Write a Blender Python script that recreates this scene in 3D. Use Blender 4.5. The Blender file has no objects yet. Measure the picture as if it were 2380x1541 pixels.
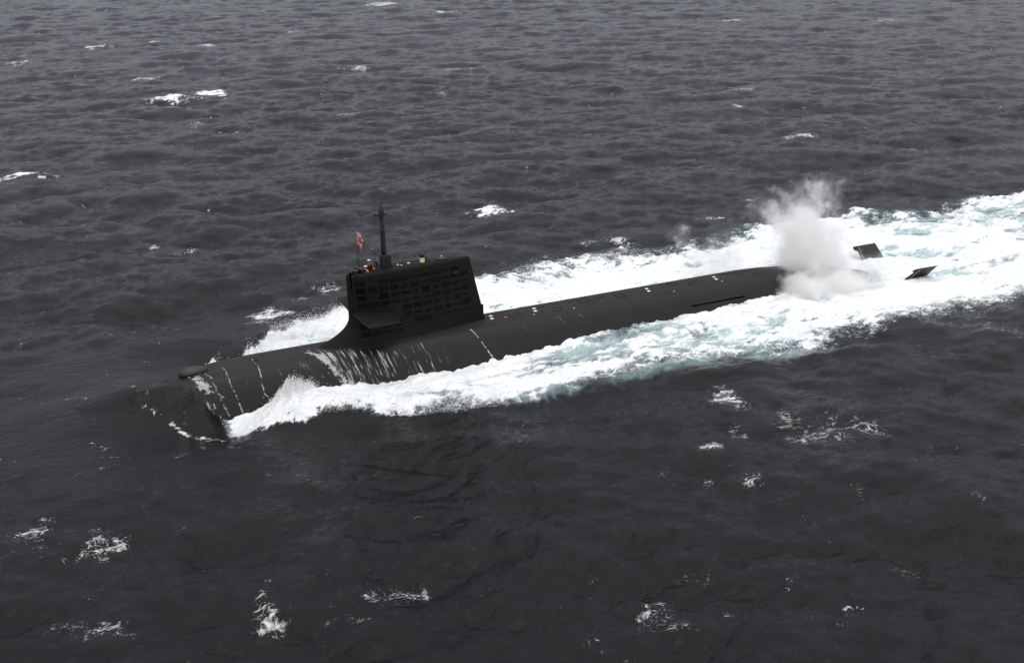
import bpy, bmesh, math, random
import numpy as np
from mathutils import Vector, Matrix

random.seed(7)
rng = np.random.default_rng(11)
sc = bpy.context.scene
C = sc.collection
R = math.radians

# ------------------------------------------------------------------ camera
# world: x runs aft along the submarine, y to starboard, z up, mean water level z = 0
CAM = np.array([-3.2682, -87.2409, 36.1921]); YAW, PITCH, ROLL = 0.4280, 0.3579, -0.0213
fw0 = np.array([math.sin(YAW), math.cos(YAW), 0.0]); rt = np.array([math.cos(YAW), -math.sin(YAW), 0.0])
fwd = math.cos(PITCH)*fw0 - math.sin(PITCH)*np.array([0, 0, 1.0]); up = np.cross(rt, fwd)
R2 = math.cos(ROLL)*rt + math.sin(ROLL)*up; U2 = -math.sin(ROLL)*rt + math.cos(ROLL)*up
cd = bpy.data.cameras.new('camera'); cam = bpy.data.objects.new('camera', cd); C.objects.link(cam)
M = Matrix(((R2[0], U2[0], -fwd[0], CAM[0]), (R2[1], U2[1], -fwd[1], CAM[1]), (R2[2], U2[2], -fwd[2], CAM[2]), (0, 0, 0, 1)))
cam.matrix_world = M
cd.sensor_width = 36; cd.lens = 2700/2380*36; cd.clip_start = 0.5; cd.clip_end = 30000
sc.camera = cam

# ------------------------------------------------------------------ sky, sun, exposure
SUN_EL, SUN_AZ = R(82), R(170)          # azimuth measured from +y towards +x
w = bpy.data.worlds.new('World'); sc.world = w; w.use_nodes = True
nt = w.node_tree; nt.nodes.clear()
sky = nt.nodes.new('ShaderNodeTexSky'); sky.sky_type = 'NISHITA'; sky.sun_disc = False
sky.sun_elevation = SUN_EL; sky.sun_rotation = SUN_AZ; sky.dust_density = 2.6; sky.air_density = 1.0; sky.ozone_density = 1.0
hs = nt.nodes.new('ShaderNodeHueSaturation'); hs.inputs['Saturation'].default_value = 0.32; hs.inputs['Hue'].default_value = 0.53
bg = nt.nodes.new('ShaderNodeBackground'); bg.inputs['Strength'].default_value = 0.098
wo = nt.nodes.new('ShaderNodeOutputWorld')
nt.links.new(sky.outputs[0], hs.inputs['Color']); nt.links.new(hs.outputs[0], bg.inputs[0]); nt.links.new(bg.outputs[0], wo.inputs[0])
sl = bpy.data.lights.new('sun', 'SUN'); sl.energy = 1.5; sl.angle = R(130); sl.color = (1.0, 0.985, 0.965)
so = bpy.data.objects.new('sun', sl); C.objects.link(so)
sdir = Vector((math.cos(SUN_EL)*math.sin(SUN_AZ), math.cos(SUN_EL)*math.cos(SUN_AZ), math.sin(SUN_EL)))
so.rotation_euler = sdir.to_track_quat('Z', 'Y').to_euler(); so.location = (40, 60, 120)
sc.view_settings.view_transform = 'Standard'; sc.view_settings.look = 'None'
sc.view_settings.gamma = 1.0; sc.view_settings.use_curve_mapping = False
sc.view_settings.exposure = 0.45
sc.cycles.volume_bounces = 10; sc.cycles.max_bounces = 12; sc.cycles.volume_step_rate = 1.0
sc.cycles.use_denoising = True

# ------------------------------------------------------------------ helpers
def tag(o, label, cat, group=None, kind=None):
    o['label'] = label; o['category'] = cat
    if group: o['group'] = group
    if kind: o['kind'] = kind
    return o

def link(name, mesh, mat=None, parent=None, smooth=False):
    o = bpy.data.objects.new(name, mesh); C.objects.link(o)
    if mat is not None and len(mesh.materials) == 0: mesh.materials.append(mat)
    if parent is not None: o.parent = parent
    if smooth:
        mesh.polygons.foreach_set('use_smooth', np.ones(len(mesh.polygons), dtype=bool))
    return o

def pydata(name, v, f, mat=None, parent=None, smooth=False):
    m = bpy.data.meshes.new(name); m.from_pydata([tuple(map(float, p)) for p in v], [], f); m.update()
    return link(name, m, mat, parent, smooth)

def bmobj(name, bm, mat=None, parent=None, smooth=False):
    m = bpy.data.meshes.new(name); bm.to_mesh(m); bm.free()
    return link(name, m, mat, parent, smooth)

def grid_mesh(name, P, close_u=False):
    """fast mesh from an (n, m, 3) array of points"""
    n, m = P.shape[:2]
    me = bpy.data.meshes.new(name)
    me.vertices.add(n*m); me.vertices.foreach_set('co', P.reshape(-1).astype(np.float32))
    i = np.arange(n-1)[:, None]*m; j = np.arange(m if close_u else m-1)[None, :]
    j2 = (j+1) % m
    q = np.stack([i+j, i+j2, i+m+j2, i+m+j], -1).reshape(-1, 4)
    me.loops.add(q.size); me.loops.foreach_set('vertex_index', q.reshape(-1).astype(np.int32))
    me.polygons.add(len(q)); me.polygons.foreach_set('loop_start', (np.arange(len(q))*4).astype(np.int32))
    me.polygons.foreach_set('loop_total', np.full(len(q), 4, dtype=np.int32))
    me.update(calc_edges=True)
    return me

def sm(a, b, x):
    t = np.clip((x-a)/(b-a), 0, 1); return t*t*(3-2*t)

def box(bm, c, s, rot=None):
    r = bmesh.ops.create_cube(bm, size=1.0)
    for v in r['verts']:
        p = Vector((v.co.x*s[0], v.co.y*s[1], v.co.z*s[2]))
        if rot is not None: p = rot @ p
        v.co = p + Vector(c)
    return r['verts']

def tube(bm, pts, rad, seg=10, cap=True):
    """tapered tube through a list of points"""
    pts = [Vector(p) for p in pts]
    if not hasattr(rad, '__len__'): rad = [rad]*len(pts)
    rings = []
    for i, p in enumerate(pts):
        d = (pts[min(i+1, len(pts)-1)] - pts[max(i-1, 0)]).normalized()
        a = Vector((1, 0, 0)) if abs(d.x) < .8 else Vector((0, 1, 0))
        u = d.cross(a).normalized(); v = d.cross(u)
        rings.append([bm.verts.new(p + (u*math.cos(2*math.pi*k/seg) + v*math.sin(2*math.pi*k/seg))*rad[i]) for k in range(seg)])
    for a, b in zip(rings, rings[1:]):
        for k in range(seg):
            bm.faces.new((a[k], a[(k+1) % seg], b[(k+1) % seg], b[k]))
    if cap:
        bm.faces.new(rings[0][::-1]); bm.faces.new(rings[-1])

def tubeobj(name, pts, rad, mat, parent=None, seg=10, smooth=True):
    bm = bmesh.new(); tube(bm, pts, rad, seg)
    bmesh.ops.recalc_face_normals(bm, faces=bm.faces)
    return bmobj(name, bm, mat, parent, smooth)

def boxobj(name, c, s, mat, parent=None, bevel=0.0, rot=None):
    bm = bmesh.new(); box(bm, c, s, rot)
    if bevel: bmesh.ops.bevel(bm, geom=list(bm.edges), offset=bevel, segments=2, affect='EDGES', profile=.5)
    return bmobj(name, bm, mat, parent)

def ellipsoid(bm, c, s, seg=16, rings=10, zmin=None):
    r = bmesh.ops.create_uvsphere(bm, u_segments=seg, v_segments=rings, radius=1.0)
    for v in r['verts']:
        v.co = Vector((v.co.x*s[0]+c[0], v.co.y*s[1]+c[1], v.co.z*s[2]+c[2]))
    return r['verts']

class NT:
    """tiny node builder"""
    def __init__(s, mat):
        mat.use_nodes = True; s.t = mat.node_tree; s.t.nodes.clear()
    def n(s, typ, **kw):
        nd = s.t.nodes.new(typ)
        for k, v in kw.items():
            if k.startswith('i_'):
                nd.inputs[k[2:].replace('_', ' ')].default_value = v
            else: setattr(nd, k, v)
        return nd
    def l(s, a, b): s.t.links.new(a, b)
    def math(s, op, a, b=None, c=None, clamp=False):
        nd = s.t.nodes.new('ShaderNodeMath'); nd.operation = op; nd.use_clamp = clamp
        for i, v in enumerate((a, b, c)):
            if v is None: continue
            if isinstance(v, (int, float)): nd.inputs[i].default_value = v
            else: s.l(v, nd.inputs[i])
        return nd.outputs[0]
    def smooth(s, v, a, b, lo=0.0, hi=1.0):
        nd = s.t.nodes.new('ShaderNodeMapRange'); nd.interpolation_type = 'SMOOTHSTEP'
        s.l(v, nd.inputs[0])
        for i, x in zip((1, 2, 3, 4), (a, b, lo, hi)): nd.inputs[i].default_value = x
        return nd.outputs[0]
    def mixc(s, f, a, b):
        nd = s.t.nodes.new('ShaderNodeMix'); nd.data_type = 'RGBA'
        for i, v in ((0, f), (6, a), (7, b)):
            if isinstance(v, (int, float)): nd.inputs[i].default_value = v
            elif isinstance(v, tuple): nd.inputs[i].default_value = (*v, 1) if len(v) == 3 else v
            else: s.l(v, nd.inputs[i])
        return nd.outputs[2]
    def mixf(s, f, a, b):
        nd = s.t.nodes.new('ShaderNodeMix'); nd.data_type = 'FLOAT'
        for i, v in ((0, f), (2, a), (3, b)):
            if isinstance(v, (int, float)): nd.inputs[i].default_value = v
            else: s.l(v, nd.inputs[i])
        return nd.outputs[0]

def simple_mat(name, col, rough=.6, noise=.15, scale=6.0, metallic=0.0, spec=.5):
    m = bpy.data.materials.new(name); t = NT(m)
    p = t.n('ShaderNodeBsdfPrincipled'); o = t.n('ShaderNodeOutputMaterial')
    tc = t.n('ShaderNodeTexCoord')
    nz = t.n('ShaderNodeTexNoise', i_Scale=scale, i_Detail=5.0); t.l(tc.outputs['Object'], nz.inputs['Vector'])
    a = tuple(c*(1-noise) for c in col); b = tuple(min(1, c*(1+noise)) for c in col)
    t.l(t.mixc(nz.outputs['Fac'], a, b), p.inputs['Base Color'])
    p.inputs['Roughness'].default_value = rough; p.inputs['Metallic'].default_value = metallic
    p.inputs['Specular IOR Level'].default_value = spec
    t.l(p.outputs[0], o.inputs[0])
    return m

# ------------------------------------------------------------------ hull form (used by hull and water)
SEC = np.array([(0, 0), (.5, -.01), (1.0, -.04), (1.4, -.11), (1.75, -.26), (2.1, -.52), (2.5, -.95), (2.95, -1.55), (3.4, -2.3),
                (3.85, -3.2), (4.25, -4.2), (4.45, -5.2), (4.3, -6.6), (3.7, -8.0), (2.6, -9.1), (1.2, -9.7), (0, -9.9)], float)
AX = -3.0                                   # height of the hull axis
def sfac(x):
    x = np.asarray(x, float)
    b = np.sqrt(np.clip(1-np.clip((16-x)/16, 0, 1)**2.6, 0, 1))
    s = np.clip(1-np.clip((x-60)/24.5, 0, 1)**2, 0.04, 1)
    return np.where(x < 16, b, np.where(x > 60, s, 1.0))
def hull_top(x, y):
    s = np.maximum(sfac(x), 1e-3); yy = np.abs(y)/s
    z = np.interp(yy, SEC[:12, 0], SEC[:12, 1]+5.0, right=-6.0)
    return AX + z*s
def hull_y(x, z):
    """half breadth of the upper hull at height z"""
    s = np.maximum(sfac(x), 1e-3); zz = (z-AX)/s-5.0
    return np.interp(-zz, -SEC[:12, 1], SEC[:12, 0])*s

# ------------------------------------------------------------------ sea
def fftnoise(N, L, lo, hi, beta, seed, ang=None, aniso=1.0):
    g = np.random.default_rng(seed)
    k = np.fft.fftfreq(N, L/N)*2*np.pi
    kx, ky = np.meshgrid(k, k, indexing='ij')
    if ang is not None:
        a, b = kx*math.cos(ang)+ky*math.sin(ang), -kx*math.sin(ang)+ky*math.cos(ang); kk = np.sqrt((a*aniso)**2+b**2)
    else: kk = np.sqrt(kx**2+ky**2)
    kk[0, 0] = 1
    A = kk**(-beta)*(kk > 2*np.pi/hi)*(kk < 2*np.pi/lo)
    h = np.fft.ifft2(A*(g.normal(size=(N, N))+1j*g.normal(size=(N, N)))).real
    return (h/h.std()).astype(np.float32)
def samp(T, L, x, y):
    N = T.shape[0]
    u = (x/L*N) % N; v = (y/L*N) % N
    i = np.floor(u).astype(np.int32) % N; j = np.floor(v).astype(np.int32) % N; fu = u-np.floor(u); fv = v-np.floor(v)
    i2 = (i+1) % N; j2 = (j+1) % N
    return (T[i, j]*(1-fu)*(1-fv)+T[i2, j]*fu*(1-fv)+T[i, j2]*(1-fu)*fv+T[i2, j2]*fu*fv)

WIND = math.atan2(0.95, 0.30)               # waves run roughly away from the viewer
def ocean(N, L, lam_p, lo, hi, sigma, seed, spread=2.0, tilt=0.0):
    g = np.random.default_rng(seed)
    k = np.fft.fftfreq(N, L/N)*2*np.pi
    kx, ky = np.meshgrid(k, k, indexing='ij'); kk = np.sqrt(kx**2+ky**2); kk[0, 0] = 1
    kp = 2*np.pi/lam_p
    th = np.arctan2(ky, kx)-WIND-tilt
    D = .13+np.abs(np.cos(th))**spread
    P = np.exp(-1.25*(kp/kk)**2)*kk**-3.7*D*(kk > 2*np.pi/hi)*np.exp(-(kk*lo/6.2)**2)
    P[0, 0] = 0
    H = np.sqrt(P)*(g.normal(size=(N, N))+1j*g.normal(size=(N, N)))
    h = np.fft.ifft2(H).real; s = sigma/h.std()
    H = H*s
    f = lambda Q: np.fft.ifft2(Q).real.astype(np.float32)
    h = f(H); dx = f(1j*kx/kk*H); dy = f(1j*ky/kk*H)
    jxx = f(-kx*kx/kk*H); jyy = f(-ky*ky/kk*H); jxy = f(-kx*ky/kk*H)
    lam = -1.0
    J = (1-jxx*lam*-1*0.9)*(1-jyy*lam*-1*0.9)-(0.9*jxy)**2
    return h, dx, dy, J.astype(np.float32)

L1, L2 = 263.0, 71.0
O1 = ocean(1024, L1, 23.0, 0.50, 200, 0.27, 3, 2.0)
J_A, J_B = np.percentile(O1[3], [1.5, .3])
O2 = ocean(1024, L2, 3.0, 0.14, 7.0, 0.040, 5, 2.2, -.28)
NA = fftnoise(512, 97.0, .4, 60, 1.6, 21)    # broad fractal field
NB = fftnoise(512, 61.0, .25, 9, 1.2, 22)    # finer field
NC = fftnoise(512, 113.0, .45, 30, 1.35, 23, 0.0, 2.6)   # stretched along the wake
ND = fftnoise(512, 43.0, .18, 3.0, .9, 24)

# outlines of the churned water beside the boat (port and starboard), metres
NEAR = np.array([(9.0, -6.0), (9.4, -6.9), (10.1, -8.0), (12.2, -9.4), (15.9, -10.2), (19.2, -10.5), (22.5, -12.2), (27.0, -13.2), (31.7, -14.6),
                 (37.9, -13.9), (43.3, -14.5), (48.6, -15.6), (53.9, -16.2), (58.6, -16.6), (64.5, -14.6), (72.1, -14.1), (82, -14.7), (110, -15.5), (160, -17), (400, -24)])
FAR = np.array([(9.5, 4.6), (12, 5.0), (13.8, 5.6), (16.4, 7.0), (19.6, 9.2), (22.2, 10.9), (24.2, 12.0), (31.0, 14.4), (40.2, 18.2), (45.4, 20.0), (50.8, 20.6), (60.1, 19.2), (66.8, 18.3),
                (72, 17.5), (79, 18.4), (87.9, 18.0), (95, 16.9), (100.1, 16.0), (107.3, 18.8), (116.4, 17.5), (160, 20), (400, 27)])
# breaking crests and old foam patches: x, y, half length, half depth, kind (2 = solid breaker, 1 = lacy patch)
CAPS = [(31.7, 150.2, 4.5, 4.4, 2), (40.3, 152.2, 3.8, 4.2, 2), (1.4, 91.3, 4.4, 3.0, 2), (52.5, 40.0, 2.6, 2.0, 2), (30, 257.2, 3.4, 5, 1.5), (45.1, 256.3, 2.3, 4.2, 1.4),
        (8, 231.9, 4.8, 4.3, 1.3), (146.9, 292.9, 6.1, 6.3, 1.3), (140.2, 335.9, 5.8, 6.3, 1.3), (208.4, 211.5, 3.5, 4.3, 1.5), (113.9, 58.6, 2.2, 2.0, 1.4), (133.2, 100.6, 3.5, 2.4, 1.2),
        (119.6, 43, 2.7, 1.7, 1.1), (31.3, 119, 2.4, 3.1, 1.0), (35.9, 109.4, 2.7, 2.8, 1.0), (57.3, 116.5, 4.4, 1.9, 1.0), (12.7, 45.5, 1.0, .9, 1.6), (15.9, 40.9, 1.7, 1.5, 1.0),
        (17.4, 13.8, 2.0, 1.3, 1.45), (20.0, 15.6, 2.6, 1.6, 1.75), (22.5, 18.2, 2.4, 1.6, 1.7), (25.5, 21.4, 2.2, 1.6, 1.55), (45.1, -20.2, 1.1, 1.5, 1.4), (46.4, -26.8, 1.7, 2.4, 1.18), (48.4, -29.0, 2.3, 3.2, 1.18), (50.8, -29.2, 2.0, 3.2, 1.14), (39.4, -26.6, .8, .7, 1.4), (42.2, -25.7, .9, 1.4, 1.05),
        (39.5, -31.4, .8, 1.1, 1.0), (36.4, -30.8, .6, 1.1, .95), (-3.9, -18.4, 1.2, 2.2, 1.22), (-.6, -20.7, 1.5, 1.5, 1.1), (-1.6, -21.6, 1.2, .8, 1.1), (6.7, -33, 1.2, 1.2, 1.12), (6.6, -31.4, .4, 1.6, 1.1), (13.9, -34.1, 1.7, 1.3, 1.08),
        (83.2, 29.9, .8, .9, 1.6), (73.9, 24.6, 2.1, 1.2, 1.1), (44.5, 36.3, 1.0, .9, 1.3), (98.1, 160.1, 6, 2.7, 1.0), (33.4, 183, 3.1, 2.6, 1.3), (80.7, 129.3, 1.9, 1.8, 1.4),
        (121.3, 86.6, 1.4, 1.4, 1.3), (-3.4, -29, 1.8, 1.1, .80), (25.5, -41.8, 1.3, 1.5, .76), (35.3, -46.3, .5, .25, 1.3), (-1.4, -30.3, 1.5, 1.0, .82), (11, -35, 1.6, .7, 1.0),
        (77.1, 173.8, 6.1, 2.1, 1.2), (242.2, 183.3, 4.1, 3.9, 1.2), (86, 260.3, 3.5, 3.7, 1.2), (57.2, 242, 2.5, 2.6, 1.2), (50.5, 18.8, 3.5, 1.4, 1.1), (58, 21.5, 3.0, 1.2, 1.1)]

def sea_fields(X, Y, near):
    """height, horizontal shift and foam fields for arrays of sea points; near = weight of the short waves"""
    h1, dx1, dy1, j1 = (samp(T, L1, X, Y) for T in O1)
    h2, dx2, dy2, j2 = (samp(T, L2, X*.9+Y*.43, -X*.43+Y*.9) for T in O2)
    nb, nc, nd, na = samp(NB, 61, X, Y), samp(NC, 113, X, Y), samp(ND, 43, X, Y), samp(NA, 97, X, Y)
    gust = .55+.6*sm(-1.3, 1.5, samp(NA, 97, X*.23+11, Y*.23))
    near = near*gust
    z = h1*(.8+.25*gust)+h2*near
    # ---- wake masks
    yn = np.interp(X, NEAR[:, 0], NEAR[:, 1]); yf = np.interp(X, FAR[:, 0], FAR[:, 1])
    wn = np.interp(X, [8, 14, 25, 34, 45, 60, 75, 120], [.35, .5, .8, 1.2, 3.0, 3.0, 1.8, 2.2])   # width of the lacy rim
    wf = np.interp(X, [8, 14, 22, 30, 42, 58, 70, 85, 120], [.25, .35, .55, 1.4, 6.0, 5.0, 2.6, 1.6, 2.0])
    dn = (Y-yn)+nb*.45+na*.5*np.clip((X-14)/20, .15, 1); df = (yf-Y)+nb*.5+na*.6*np.clip((X-14)/20, .15, 1)
    inside = sm(-.3, 1, dn/wn)*sm(-.3, 1, df/wf)*(X > 7.6)
    inside = inside*sm(9.7, 10.9, X+.3*nb-np.where(Y > 0, 1.0, 0))
    core = sm(.3, 2.6, dn/wn)*sm(.3, 2.4, df/wf)*sm(10.0, 11.4, X)
    # ---- damp ordinary waves close to the boat, then add the flow the boat makes
    aY = np.abs(Y)
    body = np.exp(-(np.clip(np.maximum(-X, X-90), 0, None)/12)**2)*np.exp(-(np.clip(aY-8, 0, None)/8)**2)
    z = z*(1-.72*body)
    bowd = np.exp(-((X-4)/9)**2-(Y/7.5)**2)
    z = z*(1-.55*bowd)
    z += .75*np.exp(-((X-3.0)/6.0)**2-(Y/6.0)**2)
    z -= np.where(Y < 0, 1.15, .35)*np.exp(-((X-9.2)/4.6)**2-((aY-6.4)/3.0)**2)
    z += .25*np.exp(-((X-5)/6)**2-((aY-12.5)/3)**2)
    # level along the hull side
    lv = np.interp(X, [9, 12, 14, 16, 21, 27, 33, 38, 43, 48, 54, 58, 62, 68, 76, 84, 95], [-1.2, -.95, -.6, -.25, -.45, -.7, -.65, -.3, .15, .45, .3, .5, .6, .1, -.55, -.5, 0])
    z += lv*np.exp(-(np.clip(aY-3.5, 0, None)/4.0)**2)*(X > 9)*sm(9, 11, X)
    # bow roller thrown off to each side
    ridge = np.exp(-((aY-(7.0+.23*np.clip(X-11, 0, None)))/2.2)**2)
    amp = np.interp(X, [9.5, 11, 13.5, 16, 20, 26, 34, 45, 60], [0, .4, 1.2, 1.3, .9, .6, .55, .5, .2])
    amp = amp*np.where(Y > 0, sm(13, 19, X), 1.0)
    z += amp*ridge
    z += .85*np.exp(-((X-15.2)/1.8)**2-((Y+6.4)/1.7)**2)*(1+.45*nb)          # spout off the port shoulder
    z += .8*np.exp(-((X-17)/3.0)**2-((Y-7.2)/1.6)**2)
    z += (1.25*np.exp(-((X-11.2)/1.0)**2)+1.2*np.exp(-((X-14.4)/.9)**2))*np.exp(-((Y-5.0)/.9)**2)*(1+.3*nb)
    z += .55*np.exp(-((Y+16.6+.05*(X-55))/1.0)**2)*sm(38, 46, X)*sm(68, 58, X)*(1+.3*na)
    # humps where the flow closes round the stern
    z += .45*np.exp(-((X-79)/3.0)**2-(Y/1.6)**2)+.35*np.exp(-((X-93)/5)**2-(Y/5)**2)
    # lumpy churn
    z += inside*(.09*nb+.03*nd+.20*na*sm(13, 24, X)+.10*nc)+core*.10
    # water sheet carried over the bow
    xe = 8.0+.28*aY**1.15
    thin = sm(.0, 4.5, xe-X)
    ht = hull_top(X, Y)-.07+.42*thin+(.03+.04*thin)*nb+.04*nc
    drape = sm(.9, -.1, X-xe)*(X > -3)
    kk_ = .12+.8*thin; zz = np.maximum(z, ht)+kk_*np.log1p(np.exp(-np.abs(z-ht)/kk_))
    zz = np.where(ht > z-2.5, zz, z)
    z = np.where((X > -3) & (X < 13), z+(zz-z)*drape, z)
    # ---- foam
    late = sm(12, 24, X)
    cov = inside*(.66+.1*(1-late))+core*(.63+.2*(1-late))
    cov += core*late*(.20*nc+.16*na+.07*nb)+inside*.10*nb
    cov -= .16*sm(62, 80, X)*core*(Y > -99)
    cov += .22*sm(62, 80, X)*core*(.6*nc+.5*na)
    # darker slick inside the port wake
    cov -= .80*np.exp(-((X-24.5)/3.2)**2-((Y+9.3+(X-24.5)*.12)/.50)**2)
    cov -= .40*np.exp(-((X-47)/8)**2-((Y+13.0)/1.4)**2)
    aer = core*(.6+.4*sm(-1.0, 1.2, nc*.7+na*.7))
    aer = np.maximum(aer, .45*inside*sm(-.2, 1.5, nc))
    cov = np.maximum(cov, 1.2*np.maximum(np.exp(-((X-11.3)/1.0)**2), np.exp(-((X-14.4)/1.0)**2))*np.exp(-((Y-5.0)/1.0)**2)+.15*nb-.1)
    # slender foam lines on the water passing the bow
    for (x0, y0, x1, y1, wd, a) in ((6.2, -4.6, 7.4, -5.9, .30, 1.0), (7.4, -5.9, 9.6, -7.9, .22, .85), (4.6, -2.6, 5.6, -3.6, .24, .75), (0.2, -6.2, 1.4, -7.4, .20, .68), (-.5, 2.6, .8, 1.4, .2, .68), (-1.5, -7.7, 2.5, -9.8, .2, .55), (3.4, 1.4, 4.6, -.2, .2, .62)):
        ex, ey = x1-x0, y1-y0; L = ex*ex+ey*ey
        t = np.clip(((X-x0)*ex+(Y-y0)*ey)/L, 0, 1)
        d = np.hypot(X-(x0+t*ex)+nb*.16, Y-(y0+t*ey)+nb*.10)
        cov = np.maximum(cov, a*np.exp(-(d/wd)**2))
    # breaking crests
    ca, sa = math.cos(YAW), math.sin(YAW)
    for (x, y, a, b, kd) in CAPS:
        sel = (np.abs(X-x) < 3.2*(a+b)) & (np.abs(Y-y) < 3.2*(a+b))
        if not sel.any(): continue
        xs, ys = X[sel]-x, Y[sel]-y
        p = (xs*ca-ys*sa)/a; q = (xs*sa+ys*ca)/b
        q = q+.35*p*p-.15
        d = np.sqrt(p*p+q*q)+.28*nb[sel]+.22*na[sel]
        kd = kd*(1+.12*min(1, max(0, (y-60)/150)))
        if kd >= 1.9:
            z[sel] += .55*min(b/3, 1)*np.exp(-(p/1.1)**2-((q-.2)/.8)**2)
            cov[sel] = np.maximum(cov[sel], 1.05*sm(1.25, .25, d))
            z[sel] += .12*nb[sel]*sm(1.1, .6, d)
        else:
            cov[sel] = np.maximum(cov[sel], (.57*kd)*sm(1.55, .1, d))
    # small natural breakers where the chop folds over
    jn = sm(J_A, J_B, j1+.05*nb)*(1-inside)*sm(-10, 60, Y)
    cov = np.maximum(cov, .72*jn)
    calm = np.clip(.4*np.exp(-((X-3)/7.5)**2-((Y+1.0)/7.0)**2)*(1-inside), 0, .35)
    return z, calm, dx1*(1-.7*body)*1.1+dx2*near*.8, dy1*(1-.7*body)*1.1+dy2*near*.8, np.clip(cov, 0, 1.5), np.clip(aer, 0, 1)

CX, CY = CAM[0], CAM[1]
th_f = np.arange(-37, 37.001, .092)
th = np.radians(np.concatenate([np.arange(-180, -37, 3.0), th_f, np.arange(40, 180.1, 3.0)]))+0.0
rr = [4.0, 9, 15, 20]
r = 24.0
while r < 760: rr.append(r); r *= 1.0036 if r < 260 else 1.0045
while r < 22000: rr.append(r); r *= 1.12
rr = np.array(rr)
TH, RR = np.meshgrid(th, rr)
PX = CX+RR*np.sin(TH+YAW); PY = CY+RR*np.cos(TH+YAW)
step = np.gradient(RR, axis=0)
near_w = np.clip(1.5-RR/380, .45, 1)
z, calm, sx, sy, cov, aer = sea_fields(PX.ravel(), PY.ravel(), near_w.ravel())
n, m = PX.shape
fade = (1-sm(700, 1500, RR)).ravel()
Pz = z*fade
P = np.stack([PX.ravel()-sx*fade, PY.ravel()-sy*fade, Pz], -1).reshape(n, m, 3)
sea_me = grid_mesh('sea', P)
sea_me.polygons.foreach_set('use_smooth', np.ones(len(sea_me.polygons), dtype=bool))
for nm, arr in (('foam', cov*fade), ('aer', aer*fade), ('calm', calm)):
    a = sea_me.attributes.new(nm, 'FLOAT', 'POINT'); a.data.foreach_set('value', arr.astype(np.float32))

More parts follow.
